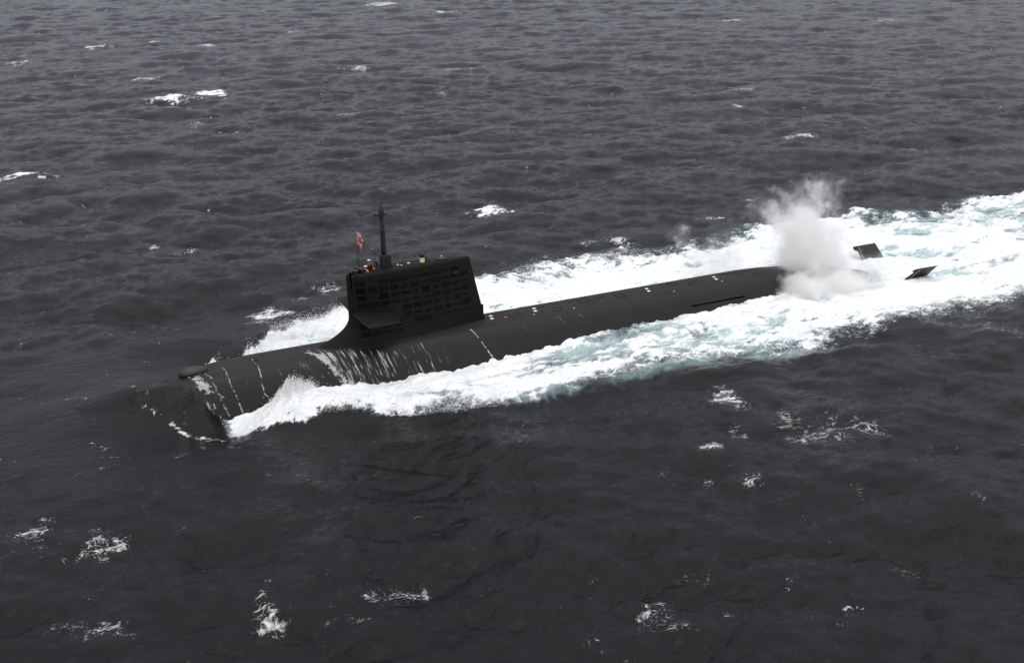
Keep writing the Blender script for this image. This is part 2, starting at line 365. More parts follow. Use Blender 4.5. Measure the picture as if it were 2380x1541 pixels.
def sea_material():
    mt = bpy.data.materials.new('sea_water'); t = NT(mt)
    out = t.n('ShaderNodeOutputMaterial'); geo = t.n('ShaderNodeNewGeometry'); pos = geo.outputs['Position']
    fo = t.n('ShaderNodeAttribute', attribute_name='foam').outputs['Fac']; ae = t.n('ShaderNodeAttribute', attribute_name='aer').outputs['Fac']
    cm = t.n('ShaderNodeAttribute', attribute_name='calm').outputs['Fac']
    # warped coordinates, drawn out along the wake
    wz = t.n('ShaderNodeTexNoise', i_Scale=.55, i_Detail=2.5, i_Roughness=.5); t.l(pos, wz.inputs['Vector'])
    wv = t.n('ShaderNodeVectorMath', operation='MULTIPLY_ADD'); t.l(wz.outputs['Color'], wv.inputs[0]); wv.inputs[1].default_value = (2.2, 2.2, .5); t.l(pos, wv.inputs[2])
    st = t.n('ShaderNodeVectorMath', operation='MULTIPLY'); t.l(wv.outputs[0], st.inputs[0]); st.inputs[1].default_value = (.36, 1.0, .6)
    n1 = t.n('ShaderNodeTexNoise', i_Scale=1.5, i_Detail=8.0, i_Roughness=.62, i_Distortion=.5); t.l(st.outputs[0], n1.inputs['Vector'])
    n3 = t.n('ShaderNodeTexNoise', i_Scale=4.5, i_Detail=5.0, i_Roughness=.65); t.l(wv.outputs[0], n3.inputs['Vector'])
    v1 = t.n('ShaderNodeTexVoronoi', feature='DISTANCE_TO_EDGE', i_Scale=1.15); t.l(st.outputs[0], v1.inputs['Vector'])
    v2 = t.n('ShaderNodeTexVoronoi', feature='DISTANCE_TO_EDGE', i_Scale=3.0); t.l(wv.outputs[0], v2.inputs['Vector'])
    web1 = t.smooth(v1.outputs['Distance'], 0.0, .20, 1, 0); web2 = t.smooth(v2.outputs['Distance'], 0.0, .17, 1, 0)
    web = t.math('MAXIMUM', t.math('MULTIPLY', web1, .85), t.math('MULTIPLY', web2, t.smooth(n3.outputs['Fac'], .35, .6, .35, 1.0)))
    web = t.math('MULTIPLY', web, t.smooth(n3.outputs['Fac'], .30, .62, .25, 1.0))
    pat = t.math('ADD', t.math('MULTIPLY', t.smooth(n1.outputs['Fac'], .28, .72), .58), t.math('MULTIPLY', web, .42))
    lace = t.math('ADD', t.math('MULTIPLY', t.smooth(n1.outputs['Fac'], .32, .68), .34), t.math('MULTIPLY', web, .72))
    pat = t.mixf(t.smooth(fo, .62, .95), lace, pat)
    f = t.smooth(t.math('ADD', fo, pat), .96, 1.56)
    f = t.math('MULTIPLY', f, t.smooth(fo, .50, .95, .72, 1.0))
    # colours
    deep = (.0032, .0036, .0044)
    teal = (.64, .87, .88)
    n2 = t.n('ShaderNodeTexNoise', i_Scale=.45, i_Detail=5.0, i_Roughness=.6); t.l(st.outputs[0], n2.inputs['Vector'])
    aa = t.math('MULTIPLY', ae, t.smooth(n2.outputs['Fac'], .30, .58, .25, 1.0), clamp=True)
    water = t.mixc(aa, deep, teal)
    col = t.mixc(f, water, t.mixc(t.smooth(n1.outputs['Fac'], .34, .66), (.72, .775, .78), (.90, .89, .885)))
    # surface ripples
    mp = t.n('ShaderNodeMapping'); t.l(pos, mp.inputs['Vector']); mp.inputs['Rotation'].default_value = (0, 0, YAW); mp.inputs['Scale'].default_value = (.45, 1.0, 1.0)
    r1 = t.n('ShaderNodeTexNoise', i_Scale=1.6, i_Detail=6.0, i_Roughness=.60, i_Distortion=.5); t.l(mp.outputs[0], r1.inputs['Vector'])
    r2 = t.n('ShaderNodeTexNoise', i_Scale=5.5, i_Detail=3.0, i_Roughness=.6, i_Distortion=.3); t.l(mp.outputs[0], r2.inputs['Vector'])
    rip = t.math('ADD', t.math('MULTIPLY', r1.outputs['Fac'], .125), t.math('MULTIPLY', r2.outputs['Fac'], .05))
    r3 = t.n('ShaderNodeTexNoise', noise_type='RIDGED_MULTIFRACTAL', i_Scale=.75, i_Detail=5.0, i_Roughness=.55, i_Distortion=.7); t.l(mp.outputs[0], r3.inputs['Vector'])
    rip = t.math('ADD', rip, t.math('MULTIPLY', r3.outputs['Fac'], .045))
    gu = t.n('ShaderNodeTexNoise', i_Scale=.035, i_Detail=4.0, i_Roughness=.6); t.l(pos, gu.inputs['Vector'])
    rip = t.math('MULTIPLY', rip, t.smooth(gu.outputs['Fac'], .35, .65, .65, 1.35))
    rip = t.math('MULTIPLY', rip, t.math('SUBTRACT', 1.0, cm))
    foamh = t.math('MULTIPLY', n1.outputs['Fac'], .13)
    hgt = t.mixf(f, rip, foamh)
    bp = t.n('ShaderNodeBump', i_Strength=1.0, i_Distance=1.0); t.l(hgt, bp.inputs['Height'])
    p = t.n('ShaderNodeBsdfPrincipled'); t.l(col, p.inputs['Base Color']); t.l(bp.outputs[0], p.inputs['Normal'])
    t.l(t.mixf(f, t.mixf(aa, .06, .35), .85), p.inputs['Roughness'])
    p.inputs['IOR'].default_value = 1.333
    t.l(t.mixf(f, .30, .15), p.inputs['Specular IOR Level'])
    t.l(p.outputs[0], out.inputs[0])
    return mt
sea = link('sea', sea_me, sea_material())
sea['kind'] = 'structure'
tag(sea, 'dark grey choppy open sea with scattered whitecaps and white wake', 'sea')

# ------------------------------------------------------------------ materials of the boat
def hull_material():
    mt = bpy.data.materials.new('hull_rubber'); t = NT(mt)
    out = t.n('ShaderNodeOutputMaterial'); p = t.n('ShaderNodeBsdfPrincipled'); tc = t.n('ShaderNodeTexCoord')
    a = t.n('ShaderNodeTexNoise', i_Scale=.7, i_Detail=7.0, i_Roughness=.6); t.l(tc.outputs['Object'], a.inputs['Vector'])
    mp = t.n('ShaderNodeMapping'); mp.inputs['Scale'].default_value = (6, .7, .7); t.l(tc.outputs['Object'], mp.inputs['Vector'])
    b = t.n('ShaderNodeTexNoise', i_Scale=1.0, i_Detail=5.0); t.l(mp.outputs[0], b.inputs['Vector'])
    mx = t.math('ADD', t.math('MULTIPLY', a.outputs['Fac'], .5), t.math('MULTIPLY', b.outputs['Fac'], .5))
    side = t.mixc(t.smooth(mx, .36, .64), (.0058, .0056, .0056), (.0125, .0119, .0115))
    deckc = t.mixc(t.smooth(mx, .36, .64), (.0150, .0141, .0132), (.0230, .0216, .0200))      # walking deck coating, drier and paler; part of its lightness is painted-in skylight
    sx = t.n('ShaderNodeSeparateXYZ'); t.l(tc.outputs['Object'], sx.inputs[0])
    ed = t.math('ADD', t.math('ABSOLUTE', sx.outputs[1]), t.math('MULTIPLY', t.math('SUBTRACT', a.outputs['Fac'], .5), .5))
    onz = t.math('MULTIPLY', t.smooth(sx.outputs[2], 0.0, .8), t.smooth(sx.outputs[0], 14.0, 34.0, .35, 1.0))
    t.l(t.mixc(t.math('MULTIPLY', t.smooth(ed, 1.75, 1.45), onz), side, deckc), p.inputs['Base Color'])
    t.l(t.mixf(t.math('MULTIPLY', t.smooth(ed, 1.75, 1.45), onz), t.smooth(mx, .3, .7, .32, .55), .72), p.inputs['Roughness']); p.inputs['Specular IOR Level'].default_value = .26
    bp = t.n('ShaderNodeBump', i_Strength=.25, i_Distance=.05); t.l(b.outputs['Fac'], bp.inputs['Height']); t.l(bp.outputs[0], p.inputs['Normal'])
    t.l(p.outputs[0], out.inputs[0]); return mt
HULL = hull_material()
SAIL = simple_mat('sail_coating', (.0064, .0064, .0063), .75, .3, 1.3, spec=.2)
TILE = simple_mat('wet_tile', (.0016, .0016, .0018), .6, .3, 9, spec=.06)
TILE2 = simple_mat('dry_tile', (.0034, .0034, .0034), .65, .3, 9, spec=.10)
BLACK = simple_mat('black_paint', (.012, .012, .012), .5, .2, 5)
SLOT = simple_mat('slot_shadow', (.0025, .0025, .0025), .9, .2, 5, spec=.05)
LINEC = simple_mat('seam_sealant', (.006, .006, .006), .8, .2, 5, spec=.1)
GREY = simple_mat('mast_grey', (.035, .034, .032), .5, .2, 5)
WHITE = simple_mat('white_paint', (.72, .70, .64), .6, .12, 9)
CREAM = simple_mat('cream_paint', (.50, .44, .25), .6, .15, 9)
ORANGE = simple_mat('orange_fabric', (.80, .14, .015), .75, .15, 14)
RED = simple_mat('red_plastic', (.65, .03, .03), .5, .1, 9)
NAVY = simple_mat('navy_cloth', (.012, .012, .016), .85, .2, 14)
SKIN = simple_mat('skin', (.46, .27, .18), .55, .08, 20)
HAIR = simple_mat('hair', (.012, .010, .009), .6, .2, 30)
CAPW = simple_mat('white_cloth', (.80, .80, .78), .8, .05, 20)
GOLD = simple_mat('gold_braid', (.55, .38, .08), .4, .1, 20, metallic=.6)
STEEL = simple_mat('steel', (.30, .30, .29), .4, .15, 9, metallic=.7)

# ------------------------------------------------------------------ submarine
sub = bpy.data.objects.new('submarine', None); C.objects.link(sub); sub.empty_display_size = 3
tag(sub, 'long black submarine surging on the surface, tall tiled sail, twin tail fins in foam', 'submarine')

half = []
segs = 6
S = SEC
for i in range(len(S)-1):
    p0, p1, p2, p3 = S[max(i-1, 0)], S[i], S[i+1], S[min(i+2, len(S)-1)]
    for k in range(segs):
        t = k/segs
        half.append(.5*((2*p1)+(-p0+p2)*t+(2*p0-5*p1+4*p2-p3)*t*t+(-p0+3*p1-3*p2+p3)*t**3))
half.append(S[-1]); half = np.array(half); half[0, 0] = 0; half[-1, 0] = 0
ring = np.concatenate([half, np.stack([-half[-2:0:-1, 0], half[-2:0:-1, 1]], 1)])
xs = np.concatenate([np.linspace(0.02, 3, 14), np.linspace(3.4, 16, 26), np.linspace(17, 60, 44), np.linspace(60.8, 84.2, 32)])
HP = np.zeros((len(xs), len(ring), 3))
for i, x in enumerate(xs):
    s = max(float(sfac(x)), .02)
    HP[i, :, 0] = x; HP[i, :, 1] = ring[:, 0]*s; HP[i, :, 2] = AX+(ring[:, 1]+5)*s
hm = grid_mesh('hull', HP, close_u=True)
bm = bmesh.new(); bm.from_mesh(hm)
bmesh.ops.holes_fill(bm, edges=[e for e in bm.edges if e.is_boundary]); bmesh.ops.recalc_face_normals(bm, faces=bm.faces)
bm.to_mesh(hm); bm.free()
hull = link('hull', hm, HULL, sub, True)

# long black flooding slot, deck seams and small deck fittings
def on_deck(name, x0, x1, y0, y1, mat, parent=hull, lift=.012, thick=.02, label=None):
    """thin plate that follows the deck camber"""
    nx, ny = 3, 4
    v, f = [], []
    for lay in (lift, lift-thick-.02):
        for i in range(nx):
            for j in range(ny):
                x = x0+(x1-x0)*i/(nx-1); y = y0+(y1-y0)*j/(ny-1); v.append((x, y, float(hull_top(x, y))+lay))
    N = nx*ny
    for i in range(nx-1):
        for j in range(ny-1):
            a = i*ny+j; f.append((a, a+ny, a+ny+1, a+1))
    rim = [j for j in range(ny)]+[i*ny+ny-1 for i in range(1, nx)]+[(nx-1)*ny+j for j in range(ny-2, -1, -1)]+[i*ny for i in range(nx-2, 0, -1)]
    for a, b in zip(rim, rim[1:]+rim[:1]): f.append((a, b, b+N, a+N))
    o = pydata(name, v, f, mat, parent)
    if label: o['label'] = label
    return o
def side_strip(name, x0, x1, z0, z1, mat, parent=hull, off=.012, nseg=8, sgn=-1):
    v, f = [], []
    for i in range(nseg+1):
        x = x0+(x1-x0)*i/nseg
        for zc in (z0, z1):
            y = float(hull_y(x, zc)); v.append((x, sgn*(y+off), zc))
        for zc in (z1, z0):
            y = float(hull_y(x, zc)); v.append((x, sgn*(y-.05), zc))
    for i in range(nseg):
        a = i*4
        for k in range(4): f.append((a+k, a+(k+1) % 4, a+4+(k+1) % 4, a+4+k))
    f.append((0, 1, 2, 3)); f.append((nseg*4+3, nseg*4+2, nseg*4+1, nseg*4))
    return pydata(name, v, f, mat, parent)
side_strip('flooding_slot', 53.4, 59.3, .66, .80, SLOT)
for (x, pair) in ((34.5, .55), (38.7, .55), (50.3, .55), (57.7, .55)):
    on_deck('deck_marking', x-.16, x+.12, -.50, -.20, WHITE)
    on_deck('deck_marking', x+.02, x+.30, .16, .46, WHITE)
def hatch_outline(x, y, a, b):
    """seam round a deck hatch: a rectangular ring, raised a little"""
    bm = bmesh.new()
    for (c, s) in (((x-a, y), (.05, 2*b)), ((x+a, y), (.05, 2*b)), ((x, y-b), (2*a-.06, .05)), ((x, y+b), (2*a-.06, .05))):
        box(bm, (c[0], c[1], float(hull_top(c[0], c[1]))), (s[0], s[1], .03))
    return bmobj('deck_hatch_seam', bm, LINEC, hull)
for (x, y, a, b) in ((36.6, -.5, .45, .35), (40.6, -.75, .4, .3), (43.8, .1, .5, .4), (47.3, -.3, .45, .4), (53.2, .35, .4, .45), (55.2, -.35, .5, .3), (60.4, .1, .45, .35), (62.0, -.6, .3, .25)):
    hatch_outline(x, y, a, b)
for (x, y, l) in ((39.6, .3, .55), (40.2, .45, .12), (45.5, .25, .9), (46.3, .3, .1), (50.5, -1.25, .1), (51.0, -1.25, .1), (51.6, -1.28, .1), (58.9, .45, .25), (59.6, .5, .3), (60.5, -.7, .12), (62.5, -.75, .12), (63.1, -.8, .12), (44.2, -1.1, .12), (54.2, .1, .1), (56.1, -.2, .12), (14.6, .2, .14), (13.6, -.1, .3), (13.9, -.4, .3), (61.4, .35, .35)):
    on_deck('deck_fitting', x-.5*l, x+.5*l, y-.06, y+.06, SLOT)
for (x, y) in ((35.7, -.55), (42.1, -1.15), (52.4, -1.3), (57.9, -1.0), (65.5, .3), (38.2, -1.0)):
    on_deck('cleat', x-.07, x+.07, y-.06, y+.06, CREAM)
# jointed seams round the casing (thin, proud)
# bow sonar dome
bm = bmesh.new(); ellipsoid(bm, (0, 0, 0), (1.15, .62, .52), 28, 16)
for v in bm.verts:
    v.co.x += .25*(1-(v.co.x/1.45)**2)*(-1); v.co.z += .08*v.co.x*.5
    v.co += Vector((9.05, 0.0, 1.73))
bmobj('bow_sonar_dome', bm, simple_mat('dome_rubber', (.010, .010, .010), .35, .2, 3), sub, True)

# ---- sail
ZD = 2.0
def sail_le(z):
    return 21.85-(2.7*(np.clip((2.3-z)/2.3, 0, 1.15))**2.3)
def sail_te(z):
    return 33.95-.225*np.clip(z, 0, 9)+np.where(z < .9, .0, 0)
def sail_half(z):
    return 1.02+.10*np.clip((5.8-z)/5.8, 0, 1)+.16*np.clip((.8-z)/.8, 0, 2.0)**2
def sail_prof(t):
    t = np.clip(t, 0, 1)
    return np.where(t < .26, np.sqrt(np.clip(1-((.26-t)/.26)**2, 0, 1)), 1-.93*np.clip((t-.26)/.74, 0, 1)**2.3)
def sail_y(x, z):
    """half thickness of the sail at a station (z above deck)"""
    a, b = float(sail_le(z)), float(sail_te(z)); return float(sail_half(z)*sail_prof((x-a)/(b-a)))
ntop = 46
tt = .5*(1-np.cos(np.linspace(0, np.pi, ntop)))
levels = list(np.linspace(-.9, 2.4, 18))+list(np.linspace(2.65, 5.62, 12))
rows = []
def sail_row(z, shrink=0.0, zz=None):
    a, b = float(sail_le(z))+shrink, float(sail_te(z))-shrink
    x = a+(b-a)*tt; y = np.maximum(sail_half(z)*sail_prof(tt)-shrink, 0.0)
    y[0] = 0
    pz = np.full_like(x, z if zz is None else zz)
    if zz is not None: pz = pz+.10*np.sin(np.pi*tt)      # the roof rises a little amidships
    pz = pz+ZD+(0 if zz is None else 0)
    u = np.stack([x, -y, pz], 1); l = np.stack([x[::-1], y[::-1], pz[::-1]], 1)
    return np.concatenate([u, l[1:-1] if False else l[:-1]], 0)
for zl in levels: rows.append(sail_row(zl))
for sh, zz in ((.015, 5.70), (.06, 5.775), (.13, 5.815), (.24, 5.835)): rows.append(sail_row(5.62, sh, zz))
SP = np.array(rows)
sm_ = grid_mesh('sail', SP, close_u=True)
bm = bmesh.new(); bm.from_mesh(sm_)
bmesh.ops.remove_doubles(bm, verts=bm.verts, dist=.0005)
bm.verts.ensure_lookup_table()
be = [e for e in bm.edges if e.is_boundary]
topE = [e for e in be if all(v.co.z > 5 for v in e.verts)]; botE = [e for e in be if all(v.co.z < 4 for v in e.verts)]
bmesh.ops.holes_fill(bm, edges=topE); bmesh.ops.holes_fill(bm, edges=botE)
bmesh.ops.triangulate(bm, faces=[f for f in bm.faces if len(f.verts) > 4])
bmesh.ops.recalc_face_normals(bm, faces=bm.faces)
bm.to_mesh(sm_); bm.free()
sail = link('sail', sm_, SAIL, sub, True)
# bridge cockpit cut into the roof
bm = bmesh.new(); box(bm, (23.2, 0, ZD+5.5), (2.3, .95, 2.1)); cut = bmobj('cockpit_cutter', bm, SAIL)
md = sail.modifiers.new('b', 'BOOLEAN'); md.object = cut; md.operation = 'DIFFERENCE'; md.solver = 'EXACT'
dg = bpy.context.evaluated_depsgraph_get(); dg.update()
nm = bpy.data.meshes.new_from_object(sail.evaluated_get(dg)); sail.modifiers.clear(); sail.data = nm
bpy.data.objects.remove(cut)
nm.polygons.foreach_set('use_smooth', np.ones(len(nm.polygons), dtype=bool))
try: nm.set_sharp_from_angle(angle=R(38))
except Exception: pass
ROOF = ZD+5.93
boxobj('bridge_step', (23.95, .12, ZD+4.72), (.62, .62, .50), BLACK, sail, .02)

# tiles: dark clusters of lobes set in a regular grid on the port side
def tile_mesh(name, nx, ny, rx, rz, px, pz, th=.014, cell=.042):
    """one plate: round pads joined by narrow necks, cut from a fine grid and given an edge"""
    W = (nx-1)*px/2+rx; H = (ny-1)*pz/2+rz
    cs = [((i-(nx-1)/2)*px, (j-(ny-1)/2)*pz) for i in range(nx) for j in range(ny)]
    nI, nJ = int(round(2*W/cell)), int(round(2*H/cell)); cx_, cz_ = 2*W/nI, 2*H/nJ
    bm = bmesh.new(); vv = {}
    def vert(i, j):
        if (i, j) not in vv: vv[i, j] = bm.verts.new((-W+i*cx_, -th, -H+j*cz_))
        return vv[i, j]
    for i in range(nI):
        for j in range(nJ):
            x = -W+(i+.5)*cx_; z = -H+(j+.5)*cz_
            on = any(((x-a_)/rx)**2+((z-b_)/rz)**2 < 1.02 for a_, b_ in cs)
            on = on or (abs(x) < W-rx and any(abs(z-b_) < cz_*.6 for _, b_ in cs)) or (abs(z) < H-rz and any(abs(x-a_) < cx_*.6 for a_, _ in cs))
            if on: bm.faces.new((vert(i, j), vert(i+1, j), vert(i+1, j+1), vert(i, j+1)))
    ed = [e for e in bm.edges if e.is_boundary]
    ex = bmesh.ops.extrude_edge_only(bm, edges=ed)
    for v in ex['geom']:
        if isinstance(v, bmesh.types.BMVert): v.co.y = .03
    bmesh.ops.recalc_face_normals(bm, faces=bm.faces)
    m = bpy.data.meshes.new(name); bm.to_mesh(m); bm.free(); m.materials.append(TILE); return m
TM2 = []
TM = [tile_mesh('tile_full', 3, 2, .128, .115, .265, .235), tile_mesh('tile_wide', 3, 2, .110, .085, .265, .20), tile_mesh('tile_narrow', 2, 2, .105, .09, .25, .20), tile_mesh('tile_row', 3, 1, .12, .09, .265, .2)]
for m_ in TM:
    c2 = m_.copy(); c2.materials.clear(); c2.materials.append(TILE2); TM2.append(c2)
tr = random.Random(5)
for rI in range(8):
    for cI in range(11):
        x = 22.75+.925*cI+.03*rI
        z = 5.10-.62*rI-.0*cI
        if x > float(sail_te(z))-.7: continue
        if z < .55+.06*cI: continue
        if 1.9 < z < 2.75 and 21 < x < 26.0: continue
        pr = tr.random(); fadeout = cI/11
        k = 0 if pr < .70-.5*fadeout else 1 if pr < .88-.4*fadeout else 3 if pr < .95 else 2
        if tr.random() < .06: continue
        y = sail_y(x, z); y2 = sail_y(x+.3, z); y1 = sail_y(x-.3, z); yu = sail_y(x, z+.15); yd = sail_y(x, z-.15)
        o = bpy.data.objects.new('tile', (TM if tr.random() < .62-.4*fadeout else TM2)[k]); C.objects.link(o); o.parent = sail
        o.location = (x, -y, ZD+z)
        o.rotation_euler = (math.atan2(yu-yd, .3)*-1*-1, 0, -math.atan2(y2-y1, .6))
        o.scale = (tr.uniform(.88, 1.04), 1, tr.uniform(.75, 1.1))
# small light panel, trailing edge notch and step
boxobj('access_panel', (31.2, -sail_y(31.2, 4.7)-.005, ZD+4.7), (.42, .03, .16), GREY, sail)
boxobj('notch_fill', (33.50, 0, ZD+1.62), (.34, .16, .12), WHITE, sail, .02)  # added white block for pale background seen through a notch, no lamp
boxobj('trailing_step', (33.62, 0, ZD+.80), (.42, .26, 1.05), SAIL, sail, .04)
boxobj('window_band', (21.93, 0, ZD+5.02), (.10, .5, .07), GREY, sail, .01)

# ---- foil shaped lifting surfaces
def foil(name, rootLE, rootTE, tipLE, tipTE, th0, th1, nrm, mat, parent, rows=5, bevel_tip=True, notch=None):
    """lifting surface between root and tip chords with a rounded leading edge"""
    rootLE, rootTE, tipLE, tipTE, nrm = map(Vector, (rootLE, rootTE, tipLE, tipTE, nrm))
    nrm = nrm.normalized()
    nch = 14
    t_ = [.5*(1-math.cos(math.pi*i/(nch-1))) for i in range(nch)]
    V = []; Fc = []
    fr = list(np.linspace(0, .97, rows))+[.99, 1.0]
    for j, s in enumerate(fr):
        a = rootLE.lerp(tipLE, s); b = rootTE.lerp(tipTE, s)
        if notch: a = a.lerp(b, notch(s))
        th = (th0+(th1-th0)*s)*(1.0 if s < .98 else .7 if s < .995 else .2)
        for sg in (1, -1):
            seq = range(nch) if sg == 1 else range(nch-2, 0, -1)
            for i in seq:
                tt_ = t_[i]; yv = th*2.6*(.2969*math.sqrt(tt_)-.126*tt_-.3516*tt_**2+.2843*tt_**3-.1015*tt_**4)*1.9
                V.append(a.lerp(b, tt_)+nrm*yv*sg)
    K = 2*nch-2
    for j in range(len(fr)-1):
        for k in range(K): Fc.append((j*K+k, j*K+(k+1) % K, (j+1)*K+(k+1) % K, (j+1)*K+k))
    Fc.append(tuple(range(K))[::-1]); Fc.append(tuple((len(fr)-1)*K+k for k in range(K)))
    o = pydata(name, V, Fc, mat, parent, False)
    bm = bmesh.new(); bm.from_mesh(o.data); bmesh.ops.recalc_face_normals(bm, faces=bm.faces); bm.to_mesh(o.data); bm.free()
    o.data.polygons.foreach_set('use_smooth', np.ones(len(o.data.polygons), dtype=bool))
    try: o.data.set_sharp_from_angle(angle=R(40))
    except Exception: pass
    return o
PLANE = simple_mat('plane_coating', (.0070, .0069, .0068), .65, .2, 2.0, spec=.18)
for sg in (-1, 1):
    z = ZD+2.5
    foil('sail_plane', (21.95, sg*.55, z+.06), (25.5, sg*.8, z-.16), (22.15, sg*4.25, z), (24.95, sg*4.25, z), .30, .16, (0, 0, 1), PLANE, sub)
# ---- tail fins (upper pair of the cross)
FIN = simple_mat('fin_coating', (.018, .0176, .0172), .5, .2, 2.0, spec=.3)
for sg in (-1, 1):
    def pt(x, d):       # d = distance inward from the tip along the diagonal
        return (x, sg*(4.55-.707*d), 1.0-.707*d)
    nz = (0, sg*.707, -.707)
    fin = foil('tail_fin', pt(77.5, 4.2), pt(81.6, 4.2), pt(78.2, 0), pt(81.2, 0), .22, .14, nz, FIN, sub, rows=16,
               notch=lambda s: .0 if s > .90 else .16*min(1, (.90-s)/.05))
    for i in range(8):   # row of pale studs along the hinge
        d = .12+.27*i
        for side in (1, -1):
            bm = bmesh.new(); bmesh.ops.create_icosphere(bm, subdivisions=1, radius=.05)
            c = Vector(pt(78.75-.02*i, d))+Vector(nz).normalized()*(.185*side)
            for v in bm.verts: v.co += c
            if side == (-1 if sg == 1 else 1) or True:
                st = bmobj('hinge_stud', bm, WHITE, fin)
            if sg == -1: break
# ---- masts and bridge fittings on the sail roof
def lathe(name, prof, c, mat, parent, seg=14):
    bm = bmesh.new(); tube(bm, [(c[0], c[1], c[2]+z) for z, _ in prof], [max(r_, .004) for _, r_ in prof], seg)
    bmesh.ops.recalc_face_normals(bm, faces=bm.faces)
    return bmobj(name, bm, mat, parent, True)
MX = 25.2
trunk = boxobj('mast_trunk', (MX+.08, 0, ZD+6.42), (.84, .62, 1.26), BLACK, sub, .06)
mast = bpy.data.objects.new('periscope_mast', None); C.objects.link(mast); mast.parent = sub
mast.location = (0, 0, 0)
lathe('mast_tube', [(6.9, .23), (7.6, .215), (8.6, .20), (9.15, .19), (9.7, .18), (9.78, .14), (9.86, .14)], (MX, 0, ZD), BLACK, mast)
lathe('mast_head', [(9.80, .10), (9.92, .17), (10.25, .225), (10.55, .23), (10.8, .19), (11.0, .12), (11.06, .085), (11.2, .09), (11.22, .06), (11.3, .06), (11.32, .085), (11.42, .08)], (MX-.03, 0, ZD), BLACK, mast)
lathe('mast_collar', [(9.20, .20), (9.21, .215), (9.26, .215), (9.27, .20)], (MX, 0, ZD), GREY, mast)
ar = math.cos(.43), -math.sin(.43)
tubeobj('antenna_arm', [(MX-.03, 0, ZD+10.36), (MX-.03-.58*ar[0], -.58*ar[1], ZD+10.36)], [.075, .11], BLACK, mast, 8)
tubeobj('antenna_arm', [(MX-.03, 0, ZD+10.40), (MX-.03+.50*ar[0], .50*ar[1], ZD+10.42)], [.075, .12], BLACK, mast, 8)
tubeobj('mast_cable', [(MX-.24, -.04, ZD+6.9), (MX-.235, -.04, ZD+9.8)], .018, GREY, mast, 6)
ZR = ZD+5.86
lathe('instrument_post', [(0, .10), (.08, .10), (.1, .07), (1.0, .07), (1.02, .05)], (24.3, -.15, ZR), BLACK, sub)
boxobj('instrument_box', (24.47, -.15, ZR+.50), (.16, .22, .46), BLACK, sub, .02)
tubeobj('guard_rail', [(24.5, -.12, ZR+.35), (24.85, -.05, ZR+.40)], .035, BLACK, sub, 6)
tubeobj('whip_antenna', [(24.40, .1, ZR), (24.46, .1, ZR+2.25)], [.016, .008], BLACK, sub, 6)
tubeobj('whip_antenna', [(23.36, .15, ZR), (23.36, .15, ZR+1.85)], [.018, .012], GREY, sub, 6)
cp = lathe('snorkel_post', [(0, .23), (.06, .23), (.07, .20), (.48, .20), (.49, .19)], (28.47, 0, ZR), CREAM, sub, 18)
lathe('post_cap', [(.48, .21), (.50, .225), (.80, .225), (.83, .20), (.84, .10)], (28.47, 0, ZR), BLACK, cp, 18)
boxobj('post_bracket', (28.80, 0, ZR+.40), (.34, .14, .13), BLACK, cp, .02)
tubeobj('post_whip', [(28.38, 0, ZR+.8), (28.36, 0, ZR+1.6)], [.014, .008], BLACK, cp, 6)
bm = bmesh.new(); ellipsoid(bm, (30.2, 0, ZR+.10), (.48, .34, .13), 20, 10); hd = bmobj('dome_hatch', bm, BLACK, sub, True)
bm = bmesh.new(); ellipsoid(bm, (30.2, 0, ZR+.28), (.085, .085, .10), 12, 8); bmobj('navigation_light', bm, simple_mat('lamp_orange', (.75, .30, .08), .3, .1, 9), hd, True)
lathe('lamp_foot', [(.12, .10), (.22, .08)], (30.2, 0, ZR), BLACK, hd)
for (x, y, s, mt) in ((26.35, .1, .10, CREAM), (26.6, -.1, .07, WHITE), (27.3, .15, .10, WHITE), (27.45, .0, .08, GREY), (29.3, .1, .07, GREY)):
    bm = bmesh.new(); ellipsoid(bm, (x, y, ZR+.06), (s*1.3, s, s), 10, 6); tube(bm, [(x, y, ZR-.05), (x, y, ZR+.06)], s*.5, 6); bmobj('roof_fitting', bm, mt, sub, True)
boxobj('roof_hatch', (27.2, 0, ZR+.03), (.9, .7, .06), GREY, sub, .02)
tubeobj('cockpit_rail', [(22.15, -.40, ZR), (22.15, -.40, ZR+.30), (22.15, .40, ZR+.30), (22.15, .40, ZR)], .02, BLACK, sub, 6)
boxobj('wind_deflector', (22.3, 0, ZR+.10), (.12, .7, .24), BLACK, sub, .02, Matrix.Rotation(-.4, 3, 'Y'))
bm = bmesh.new(); ellipsoid(bm, (24.10, -.42, ZR+.20), (.11, .11, .11), 12, 8); tube(bm, [(24.10, -.42, ZR-.05), (24.10, -.42, ZR+.12)], .03, 6); bmobj('red_side_lamp', bm, RED, sub, True)
boxobj('chart_board', (23.25, -.35, ZR+.14), (.34, .06, .28), BLACK, sub, .01)

